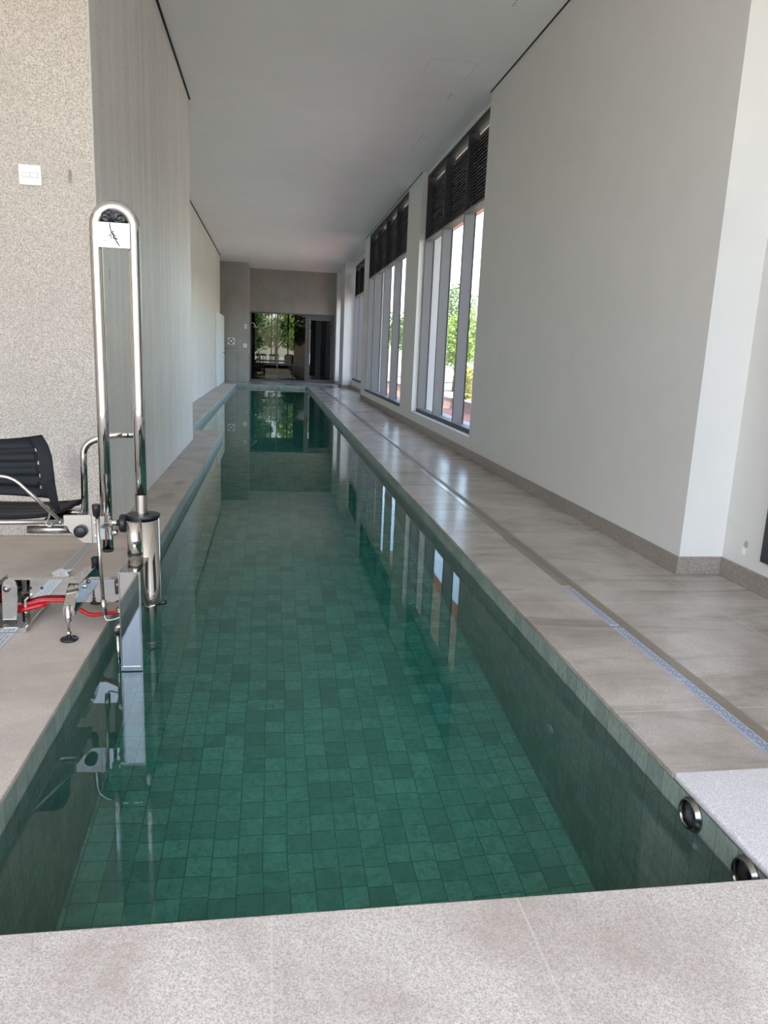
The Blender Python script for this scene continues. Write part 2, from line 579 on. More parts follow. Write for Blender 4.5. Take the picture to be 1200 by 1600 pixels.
# ---------------------------------------------------------------- left walls
m = MB()
fs = m.box(-8, WL, YNW, Y1, 0, CE + .15)
fs[3].material_index = 1
fs[4].material_index = 1
struct(m.build('wall_left', [M['granite_wall'], M['granite_side']], bevel=.008, seg=1), 'beige granite wall block beside the pool lift', 'wall')
m = MB(); m.box(-5.4, -5.2, -4, YNW, 0, CE + .15)  # unseen wall, added to shut out light from the left
struct(m.build('wall_left', M['granite_wall']), 'unseen beige granite side wall left of the lift, added to block light', 'wall')
m = MB(); m.box(-3.0, W2, Y1, YW2, 0, CE + .15)
struct(m.build('wall_left', M['granite_side']), 'grey granite wall set back along the far left walkway', 'wall')
m = MB(); m.box(-3.4, -3.0, YW2 - .2, YPIER, 0, CE + .15); m.box(-4.2, -3.4, Y1, YFAR, 0, CE + .15)
struct(m.build('wall_alcove', M['granite_far']), 'granite back of the alcove behind the white doors', 'wall')
m = MB(); m.box(-4.0, -.85, YPIER, YFAR + .3, 0, CE + .15)
struct(m.build('wall_pier', M['granite_far'], bevel=.01), 'granite pier carrying the shower beside the far glass doors', 'wall')
m = MB(); m.box(-.85, 3.1, YFAR, YFAR + .3, 2.65, CE + .15); m.box(2.43, 3.1, YFAR, YFAR + .3, 0, 2.65)
struct(m.build('wall_far', M['granite_far']), 'grey granite wall above the far glass doors', 'wall')

# ---------------------------------------------------------------- right wall
XO = 3.06
m = MB()
m.box(XN, 3.1, -2.5, 4.03, 0, CE + .1)
m.box(XR, XO, 4.03, 9.05, 0, CE + .1)
m.box(XR, XO, 9.05, 13.05, 0, .255)
m.box(XR + .09, 2.74, 9.05, 13.05, 4.205, CE + .1)
m.box(XR, XO, 13.05, 14.3, 0, CE + .1)
m.box(XR, XO, 14.3, 19.85, 0, .25)
m.box(XR, 2.74, 14.3, 19.85, 4.21, CE + .1)
m.box(XR, XO, 19.85, 20.85, 0, CE + .1)
m.box(2.8, 3.1, 20.85, 26.4, 0, .3)
m.box(2.8, 3.1, 20.85, 26.4, 4.12, CE + .1)
m.box(XR, 3.1, 26.4, 27.85, 0, CE + .1)
m.box(2.8, 3.1, 27.85, 29.6, 0, .3)
m.box(2.8, 3.1, 27.85, 29.6, 4.12, CE + .1)
m.box(XR, 3.1, 29.6, YFAR, 0, CE + .1)
wr = struct(m.build('wall_right', M['paint']), 'white plastered right wall with window bays and pillars', 'wall')
# chipped plaster
m = MB()
m.prism([(3.800, .255), (3.826, .270), (3.840, .250), (3.838, .232), (3.822, .222), (3.806, .228)], XN - .0008, XN + .002, 'x')
tag(m.build('plaster_chip', M['socket'], wr), 'chipped hole in the plaster')
m = MB()
m.prism([(3.812, .222), (3.842, .228), (3.852, .200), (3.838, .182), (3.822, .178), (3.812, .196)], XN - .0008, XN + .002, 'x')
tag(m.build('filler_patch', M['white_plastic'], wr), 'smear of white filler below the chip')

# skirting
m = MB()
h, tk = .113, .013
m.box(XN - tk, XN, -2.5, 4.03 - tk, 0, h)
m.box(XR - tk, XN, 4.03 - tk, 4.03, 0, h)
m.box(XR - tk, XR, 4.03, 20.85, 0, h)
m.box(XR - tk, 2.8, 20.85, 20.85 + tk, 0, h)
m.box(2.8 - tk, 2.8, 20.85 + tk, 26.4 - tk, 0, h)
m.box(XR - tk, 2.8, 26.4 - tk, 26.4, 0, h)
m.box(XR - tk, XR, 26.4, 27.85, 0, h)
m.box(XR - tk, 2.8, 29.6 - tk, 29.6, 0, h)
m.box(XR - tk, XR, 29.6, YFAR, 0, h)
struct(m.build('baseboard_right', M['skirt'], bevel=.002, seg=1), 'low granite skirting along the right wall', 'baseboard')

# dark frame at the right edge of the picture
wf = struct(empty('window_6', (XN, 2.9, .19)), 'black framed opening low on the near right wall', 'window')
m = MB(); m.box(XN - .02, XN + .02, 2.2, 3.655, .19, .27); m.box(XN - .02, XN + .02, 3.575, 3.655, .27, 2.2); m.box(XN - .02, XN + .02, 2.2, 3.655, 2.2, 2.28)
m.build('frame', M['alu_dark'], wf)
m = MB(); m.box(XN - .006, XN + .004, 2.2, 3.575, .27, 2.2)
m.build('pane', M['alu_dark'], wf)

# ---------------------------------------------------------------- ceiling
m = MB(); m.box(-8, 2.74, -2.2, YFAR + .3, CE, CE + .25); m.box(2.74, 3.3, -2.2, 4.03, CE, CE + .25); m.box(2.74, 3.2, 20.85, YFAR + .3, CE, CE + .25)
ce = struct(m.build('ceiling', M['ceil']), 'smooth grey-white plaster ceiling over the pool hall', 'ceiling')
m = MB(); m.box(WL, WL + .02, YNW, Y1, CE - .014, CE - .001); m.box(W2, W2 + .02, Y1, YW2, CE - .014, CE - .001)
struct(m.build('trim_2', M['gap']), 'dark strip standing in for a shadow gap where the left walls meet the ceiling', 'trim')
m = MB(); m.box(XR - .014, XR, 4.03, 9.05, CE - .008, CE - .001); m.box(XR - .012, XR, 13.05, 20.85, CE - .007, CE - .001)
struct(m.build('trim_3', M['gap']), 'thin dark strip standing in for a shadow gap where the right wall meets the ceiling', 'trim')

def ceil_frame(name, label, cat, x0, x1, y0, y1, wdt, mat):
    m = MB()
    z0, z1 = CE - .004, CE
    m.box(x0, x1, y0, y0 + wdt, z0, z1); m.box(x0, x1, y1 - wdt, y1, z0, z1)
    m.box(x0, x0 + wdt, y0 + wdt, y1 - wdt, z0, z1); m.box(x1 - wdt, x1, y0 + wdt, y1 - wdt, z0, z1)
    return tag(m.build(name, mat, origin=None), label, cat)

r = tag(empty('access_hatch', (1.84, 8.48, CE)), 'square access hatch outlined flush in the white ceiling', 'hatch')
m = MB(); m.box(1.595, 2.09, 8.27, 8.74, CE - .003, CE); m.build('panel', M['ceil'], r, bevel=.001, seg=1)
m = MB()
for a in ((1.592, 2.093, 8.266, 8.270), (1.592, 2.093, 8.740, 8.744), (1.592, 1.595, 8.266, 8.744), (2.090, 2.093, 8.266, 8.744)):
    m.box(a[0], a[1], a[2], a[3], CE - .0035, CE)
m.build('joint_line', M['line_grey'], r)
for y0, y1, lab in ((6.55, 6.97, 'slotted ceiling air vent nearest the camera, at the top edge of the photo'),
                    (9.17, 9.47, 'small slotted ceiling air vent just beyond the square hatch'),
                    (11.5, 11.85, 'small slotted ceiling air vent beside the first window'),
                    (16.7, 17.05, 'small slotted ceiling air vent above the second window')):
    r = tag(empty('ceiling_vent', (2.04, (y0 + y1) / 2, CE)), lab, 'vent', 'slotted vents in the ceiling')
    m = MB(); m.box(2.025, 2.06, y0, y1, CE - .004, CE); m.build('plate', M['ceil'], r)
    n = int((y1 - y0) / .045)
    for i in range(n):
        yy = y0 + .02 + i * .045
        m = MB(); m.box(2.030, 2.055, yy, yy + .020, CE - .0046, CE - .0035); m.build('slot', M['line_grey'], r)
r = tag(empty('access_hatch', (2.07, 11.2, CE)), 'long narrow ceiling access hatch beside the first window', 'hatch')
m = MB(); m.box(2.05, 2.10, 10.85, 11.42, CE - .003, CE); m.build('panel', M['ceil'], r)
m = MB(); m.box(2.044, 2.05, 10.85, 11.42, CE - .0035, CE); m.box(2.10, 2.104, 10.85, 11.42, CE - .0035, CE); m.build('joint_line', M['line_grey'], r)
for x, y, lab in ((1.99, 14.7, 'small round detector on the ceiling near the first pillar'), (2.0, 19.2, 'small round detector on the ceiling farther along the second window')):
    m = MB(); m.lathe([(0, -.022), (.03, -.022), (.045, -.008), (.045, 0)], (x, y, CE), seg=20)
    tag(m.build('ceiling_detector', M['white_plastic']), lab, 'detector', 'ceiling detectors')

# ---------------------------------------------------------------- windows of the right wall
def window(name, label, ya, yb, nb, xi, z0, ztr, z1, dep=.15):
    w = struct(empty(name, (xi, (ya + yb) / 2, z0)), label, 'window')
    xo = xi + dep
    step = (yb - ya) / nb
    hw = .028
    for i in range(nb + 1):
        y = ya + i * step
        a, b = (y - hw, y + hw)
        if i == 0: a, b = ya, ya + .045
        if i == nb: a, b = yb - .045, yb
        m = MB(); m.box(xi, xo, a, b, z0, ztr)
        mu = m.build('mullion', M['alu'], w, bevel=.002, seg=1)
        m = MB(); m.box(xo, xo + .014, a - .006, b + .006, z0 + .05, ztr)
        m.build('gasket', M['gasket'], mu)
        m = MB(); m.box(xi - .002, xo, a, b, ztr, z1)
        m.build('upper_mullion', M['alu_dark'], w, bevel=.002, seg=1)
    m = MB(); m.box(xi - .012, xo + .01, ya, yb, z0, z0 + .045)
    m.build('bottom_rail', M['alu_dark'], w, bevel=.003, seg=1)
    m = MB(); m.box(xi + .004, xo + .004, ya + .045, yb - .045, z0 + .045, z0 + .058)
    m.build('inner_sill', M['alu'], w)
    m = MB(); m.box(xi, xo, ya + .045, yb - .045, ztr - .02, ztr)
    m.build('transom', M['alu'], w)
    m = MB(); m.box(xi, xo, ya, yb, z1 - .04, z1)
    m.build('top_rail', M['alu_dark'], w)
    for i in range(nb):
        a = ya + i * step + hw + .003
        b = ya + (i + 1) * step - hw - .003
        if i == 0: a = ya + .045
        if i == nb - 1: b = yb - .045
        m = MB(); m.box(xo + .004, xo + .010, a, b, z0 + .06, ztr - .02)
        m.build('pane', M['glass'], w)
        m = MB()
        zt = z1 - .14
        za = ztr + .06
        m.box(xo - .03, xo, a, b, ztr, za); m.box(xo - .05, xo, a, b, zt, zt + .03)
        n = int((zt - za) / .043)
        pitch = (zt - za) / n
        for k in range(n):
            z = za + k * pitch
            m.prism([(xo - .075, z + .006), (xo - .071, z), (xo - .012, z + pitch * .92), (xo - .016, z + pitch * .98)], a, b, 'y')
        m.box(xo - .012, xo - .006, a, b, ztr, zt)
        m.build('louvre_panel', M['louvre'], w)
        m = MB(); m.box(xo + .002, xo + .008, a, b, zt + .03, z1 - .04)
        m.build('upper_pane', M['glass'], w)
    return w

window('window_1', 'tall louvred window nearest the camera, with trees behind it', 9.05, 13.05, 3, 2.572, .265, 3.18, 4.205, .145)
window('window_2', 'tall louvred window between the two white pillars', 14.3, 19.85, 4, XR + .006, .255, 3.15, 4.21, .145)
window('window_3', 'tall louvred window in the recessed far bay', 20.95, 26.3, 4, 2.82, .305, 3.14, 4.115, .145)
window('window_4', 'narrow louvred window hidden between the two farthest pillars', 27.9, 29.55, 1, 2.82, .305, 3.14, 4.115, .145)
m = MB(); m.box(XR - .012, 2.60, 9.06, 13.04, .255, .268)
struct(m.build('trim_4', M['paint'], bevel=.002, seg=1), 'white sill in front of the nearest window', 'window sill')

# ---------------------------------------------------------------- far doors
XG0, XG1 = -.85, 2.43
d = struct(empty('door_1', (.8, YFAR, 0)), 'dark glazed double bay with a glass door at the far end', 'door')
m = MB()
for a in ((XG0, XG0 + .05, 0, 2.65), (.19, .235, .05, 2.6), (1.30, 1.40, 0, 2.65), (XG1 - .05, XG1, 0, 2.65)):
    m.box(a[0], a[1], YFAR + .02, YFAR + .12, a[2], a[3])
m.box(XG0, XG1, YFAR + .02, YFAR + .12, 2.60, 2.65); m.box(XG0, 1.30, YFAR + .02, YFAR + .12, 0, .06)
m.box(1.40, XG1 - .05, YFAR + .02, YFAR + .12, 2.52, 2.60)
m.build('frame', M['door_frame'], d, bevel=.004, seg=1)
for x0, x1 in ((XG0 + .05, .19), (.235, 1.30)):
    m = MB(); m.box(x0, x1, YFAR + .06, YFAR + .07, .06, 2.60); m.build('pane', M['glass_dark'], d)
m = MB()
m.box(1.40, 1.49, YFAR + .03, YFAR + .09, .01, 2.52); m.box(2.30, 2.38, YFAR + .03, YFAR + .09, .01, 2.52)
m.box(1.49, 2.30, YFAR + .03, YFAR + .09, 2.42, 2.52); m.box(1.49, 2.30, YFAR + .03, YFAR + .09, .01, .12)
leaf = m.build('leaf_frame', M['door_frame'], d, bevel=.004, seg=1)
m = MB(); m.box(1.49, 2.30, YFAR + .055, YFAR + .065, .12, 2.42); m.build('pane', M['glass_door'], leaf)
m = MB(); m.box(1.425, 1.465, YFAR - .035, YFAR - .005, 1.12, 1.69)
m.box(1.437, 1.453, YFAR - .006, YFAR + .03, 1.2, 1.23); m.box(1.437, 1.453, YFAR - .006, YFAR + .03, 1.58, 1.61)
tag(m.build('pull_handle', M['wood'], leaf, bevel=.006), 'reddish wooden vertical pull handle')
m = MB(); m.lathe([(0, -.02), (.022, -.02), (.022, .03)], (1.445, YFAR, 1.02), 'y', 16); m.build('lock', M['black'], leaf)
for z in (2.25, 1.97, .2):
    m = MB(); m.lathe([(0, -.03), (.03, -.03), (.034, .02), (.034, .03)], (2.32, YFAR + .01, z), 'y', 14); m.lathe([(0, -.02), (.02, -.02), (.02, .03)], (2.34, YFAR + .01, z - .05), 'y', 12)
    m.build('hinge', M['black'], leaf)

# white door at the end of the left wall
d = struct(empty('door_2', (-1.72, 26, 0)), 'tall white flush double door at the end of the far left wall', 'door')
for y0, y1 in ((24.15, 26.0), (26.01, 27.85)):
    m = MB(); m.box(-1.745, -1.70, y0, y1, .012, 2.33); lf = m.build('leaf', M['white_door'], d, bevel=.003, seg=1)
    if y0 > 25:
        m = MB(); m.lathe([(0, .06), (.02, .06), (.024, .045), (.012, .03), (.012, 0), (.03, 0)], (-1.70, 27.0, 1.05), 'x', 16)
        m.lathe([(0, .012), (.022, .012), (.022, 0)], (-1.70, 27.0, .9), 'x', 16)
        m.build('knob', M['steel_satin'], lf)

# ---------------------------------------------------------------- exterior
m = MB(); m.box(3.1, 60, -60, 160, -.6, -.35); m.box(-60, -8, -60, 160, -.6, -.35); m.box(-8, 3.1, -60, -6, -.6, -.35); m.box(-8, 3.1, 41, 160, -.6, -.35)
struct(m.build('ground', M['ground']), 'dry grassy ground outside the building', 'ground')
m = MB(); m.box(3.1, 5.55, 5, 60, -.35, -.33)
struct(m.build('paving', M['brick']), 'red brick paving outside the right windows', 'paving')
m = MB()
for x0, x1, mi in ((0, 4.10, 1), (4.10, 4.37, 0)):
    for y0, y1, xa in ((9.05, 13.05, 2.74), (14.3, 19.85, 2.74), (2, 9.05, 3.06), (13.05, 14.3, 3.06), (19.85, 20.85, 3.06)):
        m.box(max(x0, xa), x1, y0, y1, 4.25, 4.45, mi)
struct(m.build('eave', [M['eave'], M['eave_in']]), 'terracotta coloured eave over the outside of the right windows', 'eave')
m = MB(); m.box(5.55, 5.75, 5, 60, -.35, -.04); m.box(5.52, 5.78, 5, 60, -.04, .0)
tag(m.build('garden_wall', M['concrete']), 'low grey garden wall outside behind the brick paving', 'garden wall')

rnd = random.Random(7)
def make_tree(name, label, x, y, h, spread, lm, n, base=-.35, trunk=True, leaf=.16):
    t = tag(empty(name, (x, y, base)), label, 'tree' if trunk else 'shrub', 'trees outside the windows' if trunk else 'shrubs outside the windows')
    cz = .30 * h if trunk else 0.05 * h
    m = MB()
    if trunk:
        m.tube([(x, y, base), (x + .05, y, base + cz), (x + .02, y + .06, base + h * .8)], [.09, .07, .02], 8)
        for k in range(5):
            a = k * 1.3 + rnd.random()
            m.tube([(x + .04, y, base + h * (.3 + .08 * k)), (x + math.cos(a) * spread * .7, y + math.sin(a) * spread * .7, base + h * (.5 + .09 * k))], [.045, .012], 6)
        m.build('trunk', M['bark'], t)
    else:
        for k in range(6):
            a = k * 1.05
            m.tube([(x, y, base), (x + math.cos(a) * spread * .6, y + math.sin(a) * spread * .6, base + h * .8)], [.02, .006], 5)
        m.build('stems', M['bark'], t)
    m = MB()
    blobs = []
    for k in range(9):
        a = rnd.random() * 6.283
        rr = spread * math.sqrt(rnd.random()) * .75
        blobs.append((x + rr * math.cos(a), y + rr * math.sin(a), base + cz + (h - cz) * (.12 + .8 * rnd.random()), spread * (.35 + .3 * rnd.random())))
    for k in range(n):
        bx, by, bz, br = blobs[k % len(blobs)]
        v = Vector((rnd.gauss(0, 1), rnd.gauss(0, 1), rnd.gauss(0, 1))).normalized() * br * (.45 + .6 * rnd.random())
        p = Vector((bx, by, bz)) + v
        if p.z < base + .05: p.z = base + .05 + rnd.random() * .1
        d1 = Vector((rnd.gauss(0, 1), rnd.gauss(0, 1), rnd.gauss(0, .6))).normalized()
        d2 = d1.cross(Vector((rnd.gauss(0, 1), rnd.gauss(0, 1), rnd.gauss(0, 1)))).normalized()
        s = leaf * (.6 + .7 * rnd.random())
        q = [m.bm.verts.new(p + d1 * s * .5), m.bm.verts.new(p + d2 * s * .28), m.bm.verts.new(p - d1 * s * .5), m.bm.verts.new(p - d2 * s * .28)]
        m.bm.faces.new(q)
    m.build('foliage', lm, t)
    return t

make_tree('garden_tree', 'bright green tree seen through the middle pane of the nearest window', 8.4, 34, 4.0, 1.5, M['leaf'], 5200)
make_tree('garden_tree', 'taller mid green tree at the right edge of the nearest window', 11.3, 38.5, 4.9, 1.7, M['leaf_dark'], 5200)
make_tree('garden_tree', 'dark leafy tree farther back behind the bright green one', 10.4, 45, 5.0, 2.0, M['leaf_dark'], 5200, leaf=.2)
make_tree('garden_tree', 'leafy tree seen through the second window', 9.6, 53, 5.0, 2.2, M['leaf_dark'], 4500, leaf=.22)
make_tree('garden_tree', 'pale green tree seen through the slits of the second window', 11.8, 62, 5.0, 2.4, M['leaf'], 4500, leaf=.22)
make_tree('garden_shrub', 'yellow-green shrub behind the low garden wall', 6.75, 25.5, 1.25, .6, M['leaf_yellow'], 1600, trunk=False, leaf=.11)
make_tree('garden_shrub', 'grey-green shrub right of the yellow one behind the garden wall', 7.9, 26.5, 1.3, .75, M['leaf_dark'], 1600, trunk=False, leaf=.11)

# ---------------------------------------------------------------- lounge beyond the glass doors
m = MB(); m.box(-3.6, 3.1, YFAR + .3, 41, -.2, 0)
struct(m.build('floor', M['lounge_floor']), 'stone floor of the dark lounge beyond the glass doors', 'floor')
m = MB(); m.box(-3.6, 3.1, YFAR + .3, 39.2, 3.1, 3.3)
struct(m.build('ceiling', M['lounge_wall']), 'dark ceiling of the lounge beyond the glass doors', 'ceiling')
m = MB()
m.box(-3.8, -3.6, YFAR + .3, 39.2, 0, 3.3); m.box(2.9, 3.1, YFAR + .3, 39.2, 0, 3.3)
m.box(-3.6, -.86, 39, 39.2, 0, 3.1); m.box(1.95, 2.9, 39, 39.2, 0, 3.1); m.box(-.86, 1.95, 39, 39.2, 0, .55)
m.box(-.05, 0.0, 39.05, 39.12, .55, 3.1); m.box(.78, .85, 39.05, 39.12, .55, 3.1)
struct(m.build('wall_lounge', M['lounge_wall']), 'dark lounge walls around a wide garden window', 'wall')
m = MB(); m.box(-.86, 1.95, 39.08, 39.09, .55, 3.1)
struct(m.build('window_5', M['glass'],), 'wide garden window at the back of the lounge', 'window')
m = MB(); m.lathe([(.30, 0), (.29, 3.1)], (1.32, 36, 0), seg=28)
struct(m.build('column', M['column'], smooth=True), 'round brown column standing in the lounge', 'column')
m = MB(); m.box(-.95, -.30, 32.8, 33.3, 0.03, .6); r = m.build('cabinet', M['wood'], bevel=.01)
tag(r, 'low reddish wooden cabinet behind the left glass pane', 'cabinet')
m = MB(); m.box(-1.0, -.25, 32.75, 33.35, .6, .64); m.build('worktop', M['dark_wood'], r)
r = tag(empty('dining_table', (.02, 34.4, 0)), 'dark dining table in the lounge behind the glass', 'table')
m = MB(); m.box(-.85, .85, 34.0, 34.9, .70, .76); m.build('tabletop', M['dark_wood'], r, bevel=.005)
for lx in (-.75, .75):
    for ly in (34.1, 34.8):
        m = MB(); m.box(lx - .03, lx + .03, ly - .03, ly + .03, 0, .70); m.build('leg', M['dark_wood'], r)
def chair(x, y, lab):
    r = tag(empty('dining_chair', (x, y, 0)), lab, 'chair', 'chairs at the lounge table')
    m = MB(); m.box(x - .22, x + .22, y - .22, y + .22, .44, .48); m.build('seat', M['dark_wood'], r, bevel=.01)
    m = MB(); m.box(x - .22, x + .22, y - .22, y - .19, .95, 1.03)
    for k in range(4):
        m.box(x - .20 + k * .125, x - .17 + k * .125, y - .215, y - .195, .48, .95)
    m.build('backrest', M['dark_wood'], r)
    for sx in (-1, 1):
        for sy in (-1, 1):
            m = MB(); m.box(x + sx * .2 - .02, x + sx * .2 + .02, y + sy * .2 - .02, y + sy * .2 + .02, 0, .44); m.build('leg', M['white_plastic'], r)  # white leg colour carries the highlights on the legs
chair(-.45, 33.7, 'slat-backed chair left of centre at the dark lounge table')
chair(.10, 33.7, 'slat-backed chair at the centre of the dark lounge table')
r = tag(empty('potted_plant', (-.62, 36.6, 0)), 'leafy plant in a dark pot before the lounge window', 'plant')
m = MB(); m.lathe([(0, 0), (.14, 0), (.2, .5), (.17, .5), (.16, .45), (0, .45)], (-.62, 36.6, 0), seg=20); m.build('pot', M['dark_wood'], r)
m = MB()
for k in range(260):
    a, e_ = rnd.random() * 6.283, rnd.random()
    p = Vector((-.62 + math.cos(a) * .34 * rnd.random(), 36.6 + math.sin(a) * .34 * rnd.random(), .5 + 1.25 * e_))
    d1 = Vector((math.cos(a), math.sin(a), rnd.random() - .2)).normalized(); d2 = d1.cross(Vector((0, 0, 1))).normalized()
    s = .16
    m.bm.faces.new([m.bm.verts.new(q) for q in (p + d1 * s * .5, p + d2 * s * .2, p - d1 * s * .5, p - d2 * s * .2)])
m.build('leaves', M['leaf_dark'], r)
m = MB(); m.tube([(-.62, 36.6, .4), (-.6, 36.6, 1.6)], .012, 6); m.build('stem', M['bark'], r)
r = tag(empty('sofa', (.72, 35.2, 0)), 'rounded grey sofa in the lounge left of the column', 'sofa')
def cushion(name, x0, x1, y0, y1, z0, z1, rad=.1):
    m = MB(); m.box(x0, x1, y0, y1, z0, z1); return m.build(name, M['sofa'], r, bevel=rad, seg=4, smooth=True)
cushion('seat', .36, 1.02, 34.95, 35.6, .1, .62, .12)
cushion('backrest', .58, 1.04, 35.45, 35.75, .3, 1.05, .13)
cushion('armrest', .98, 1.10, 34.95, 35.6, .1, .75, .05)
for x0, lab in ((1.78, 'grey curtain panel behind the glass door, left of the pair'), (2.2, 'grey curtain panel behind the glass door, right of the pair')):
    m = MB()
    prof = []
    for k in range(17):
        prof.append((x0 + .22 * k / 16, 31.3 + .03 * math.sin(k * 1.6)))
    prof2 = [(a, b + .012) for a, b in prof[::-1]]
    m.prism(prof + prof2, .05, 2.9, 'z')
    tag(m.build('curtain', M['curtain']), lab, 'curtain', 'curtains behind the glass door')
for i, (x, y, hh, sp, lm) in enumerate(((-1.5, 44, 4.3, 1.3, 'leaf_dark'), (2.1, 45.5, 4.6, 1.4, 'leaf'), (.2, 50, 4.9, 1.6, 'leaf_dark'))):
    make_tree('garden_tree', ['dark green tree at the left of the lounge window', 'bright tree at the right of the lounge window, beside the column', 'farther dark tree in the middle of the lounge window'][i], x, y, hh, sp, M[lm], 5200, leaf=.26)

for x, y, hh, lm, lab in ((-6.2, -15, 5.6, 'leaf_dark', 'leftmost tree of the garden mirrored in the far glass doors'), (-2.2, -13, 5.2, 'leaf', 'bright tree of the garden mirrored in the far glass doors'),
                          (2.0, -15, 5.8, 'leaf_dark', 'tall tree of the garden mirrored in the far glass doors'), (6.0, -13, 5.2, 'leaf', 'rightmost tree of the garden mirrored in the far glass doors')):
    make_tree('garden_tree', lab, x, y, hh, 1.55, M[lm], 3200, leaf=.26)

# ---------------------------------------------------------------- fittings on the far pier
def plate(name, lab, cat, x, z, wd, hg, y=YPIER):
    r = tag(empty(name, (x, y, z)), lab, cat)
    m = MB(); m.box(x - wd / 2, x + wd / 2, y - .012, y, z - hg / 2, z + hg / 2); m.build('cover_plate', M['white_plastic'], r, bevel=.004)
    return r
r = plate('switch_plate', 'upright white switch plate high on the far granite pier', 'switch', -.955, 2.02, .09, .16)
m = MB(); m.box(-.975, -.935, YPIER - .016, YPIER - .012, 1.98, 2.06); m.build('rocker', M['line_grey'], r)
r = plate('socket_plate', 'square white socket plate lower on the far granite pier', 'socket', -.975, 1.335, .13, .14)
m = MB(); m.lathe([(0, -.016), (.03, -.016), (.03, -.012)], (-.975, YPIER, 1.335), 'y', 16); m.build('socket', M['line_grey'], r)
r = tag(empty('body_jet_panel', (-1.475, YPIER, 1.475)), 'square white shower jet panel with four dark nozzles on the granite pier', 'shower panel')
m = MB(); m.box(-1.60, -1.35, YPIER - .02, YPIER, 1.35, 1.60); m.build('plate', M['white_plastic'], r, bevel=.03, seg=3)
for dx, dz, wx, wz in ((0, .07, .05, .022), (0, -.07, .05, .022), (-.07, 0, .022, .04), (.07, 0, .022, .04)):
    m = MB(); m.box(-1.475 + dx - wx, -1.475 + dx + wx, YPIER - .026, YPIER - .019, 1.475 + dz - wz, 1.475 + dz + wz); m.build('nozzle', M['black'], r, bevel=.006)
r = tag(empty('service_panel', (-1.46, YPIER, .6)), 'flush stone service panel low on the granite pier', 'panel')
m = MB(); m.box(-1.70, -1.26, YPIER - .006, YPIER - .0005, .01, 1.2); m.build('panel', M['granite_far'], r)
m = MB(); m.box(-1.26, -1.235, YPIER - .008, YPIER - .0005, 0.01, 1.225); m.box(-1.70, -1.26, YPIER - .008, YPIER - .0005, 1.2, 1.225); m.build('edge', M['skirt'], r)
r = tag(empty('shower', (-.85, 28.6, 2.1)), 'chrome wall shower head on a curved arm beside the glass doors', 'shower')
m = MB(); m.tube(fillet([(-.85, 28.6, 2.16), (-.68, 28.6, 2.18), (-.615, 28.6, 2.06)], .08), .013, 10); m.build('arm', M['steel'], r)
m = MB(); m.lathe([(0, 0), (.02, 0), (.03, -.02), (.085, -.045), (.085, -.055), (0, -.055)], (-.61, 28.6, 2.07), seg=24); m.build('head', M['steel'], r)
r = tag(empty('shower_valve', (-.85, 28.6, .98)), 'chrome shower valve on the side of the granite pier', 'valve')
for z in (1.0, .9):
    m = MB(); m.lathe([(.035, 0), (.035, .01), (.018, .015), (.018, .06), (.03, .062), (.03, .09), (0, .09)], (-.85, 28.6, z), 'x', 18); m.build('knob', M['steel'], r)

# switch on the near wall
r = tag(empty('switch_plate', (-1.41, YNW, 2.19)), 'square white double switch plate on the beige granite wall', 'switch')
m = MB(); m.box(-1.475, -1.348, YNW - .009, YNW, 2.132, 2.246); m.build('cover_plate', M['white_plastic'], r, bevel=.004)
m = MB(); m.box(-1.455, -1.366, YNW - .0098, YNW - .0088, 2.176, 2.202); m.build('recess', M['line_grey'], r)
for x0 in (-1.453, -1.4095):
    m = MB(); m.box(x0, x0 + .0415, YNW - .012, YNW - .009, 2.178, 2.2); m.build('rocker', M['white_plastic'], r, bevel=.001)

# ---------------------------------------------------------------- deck drains
def grate(x0, x1, y0, y1, lab, holes=True, mat='grate'):
    r = tag(empty('drain_grate', ((x0 + x1) / 2, (y0 + y1) / 2, 0)), lab, 'drain', 'drain grates in the deck')
    m = MB(); m.box(x0, x1, y0, y1, -.008, .003); m.build('cover', M[mat], r, bevel=.001, seg=1)
    if holes:
        m = MB()
        y = y0 + .012
        k = 0
        wd = x1 - x0
        while y < y1 - .012:
            for j in range(3):
                xx = x0 + wd * (.27 + .23 * j)
                if (k + j) % 4:
                    m.box(xx - .0022, xx + .0022, y - .0035, y + .0035, .0025, .0033)
            y += .0125
            k += 1
        o = m.build('perforation', M['hole'], r)
        o['kind'] = 'stuff'
    return r
grate(1.643, 1.690, .6, 1.925, 'perforated steel drain grate running under the pale slab, right of the pool', False)
grate(1.643, 1.690, 1.935, 2.58, 'perforated steel drain grate nearest the camera in the right deck')
grate(1.643, 1.690, 2.585, 3.16, 'perforated steel drain grate second from the camera in the right deck')
grate(1.643, 1.690, 3.19, 3.75, 'perforated steel drain grate third from the camera, beside the broken joint', True)
grate(1.645, 1.692, 3.82, 8.0, 'plain steel drain cover beside the blank right wall', False, 'steel_satin')
grate(1.650, 1.690, 8.05, 26.5, 'long slot drain cover running along the windows to the far end', False, 'steel_satin')
grate(-1.155, -1.088, .3, 3.2, 'steel drain grate on the left deck under the lift frame', True, 'grate_grey')
grate(-1.155, -1.088, 3.21, 4.88, 'steel drain grate on the left deck between the lift and the granite wall', True, 'grate_grey')
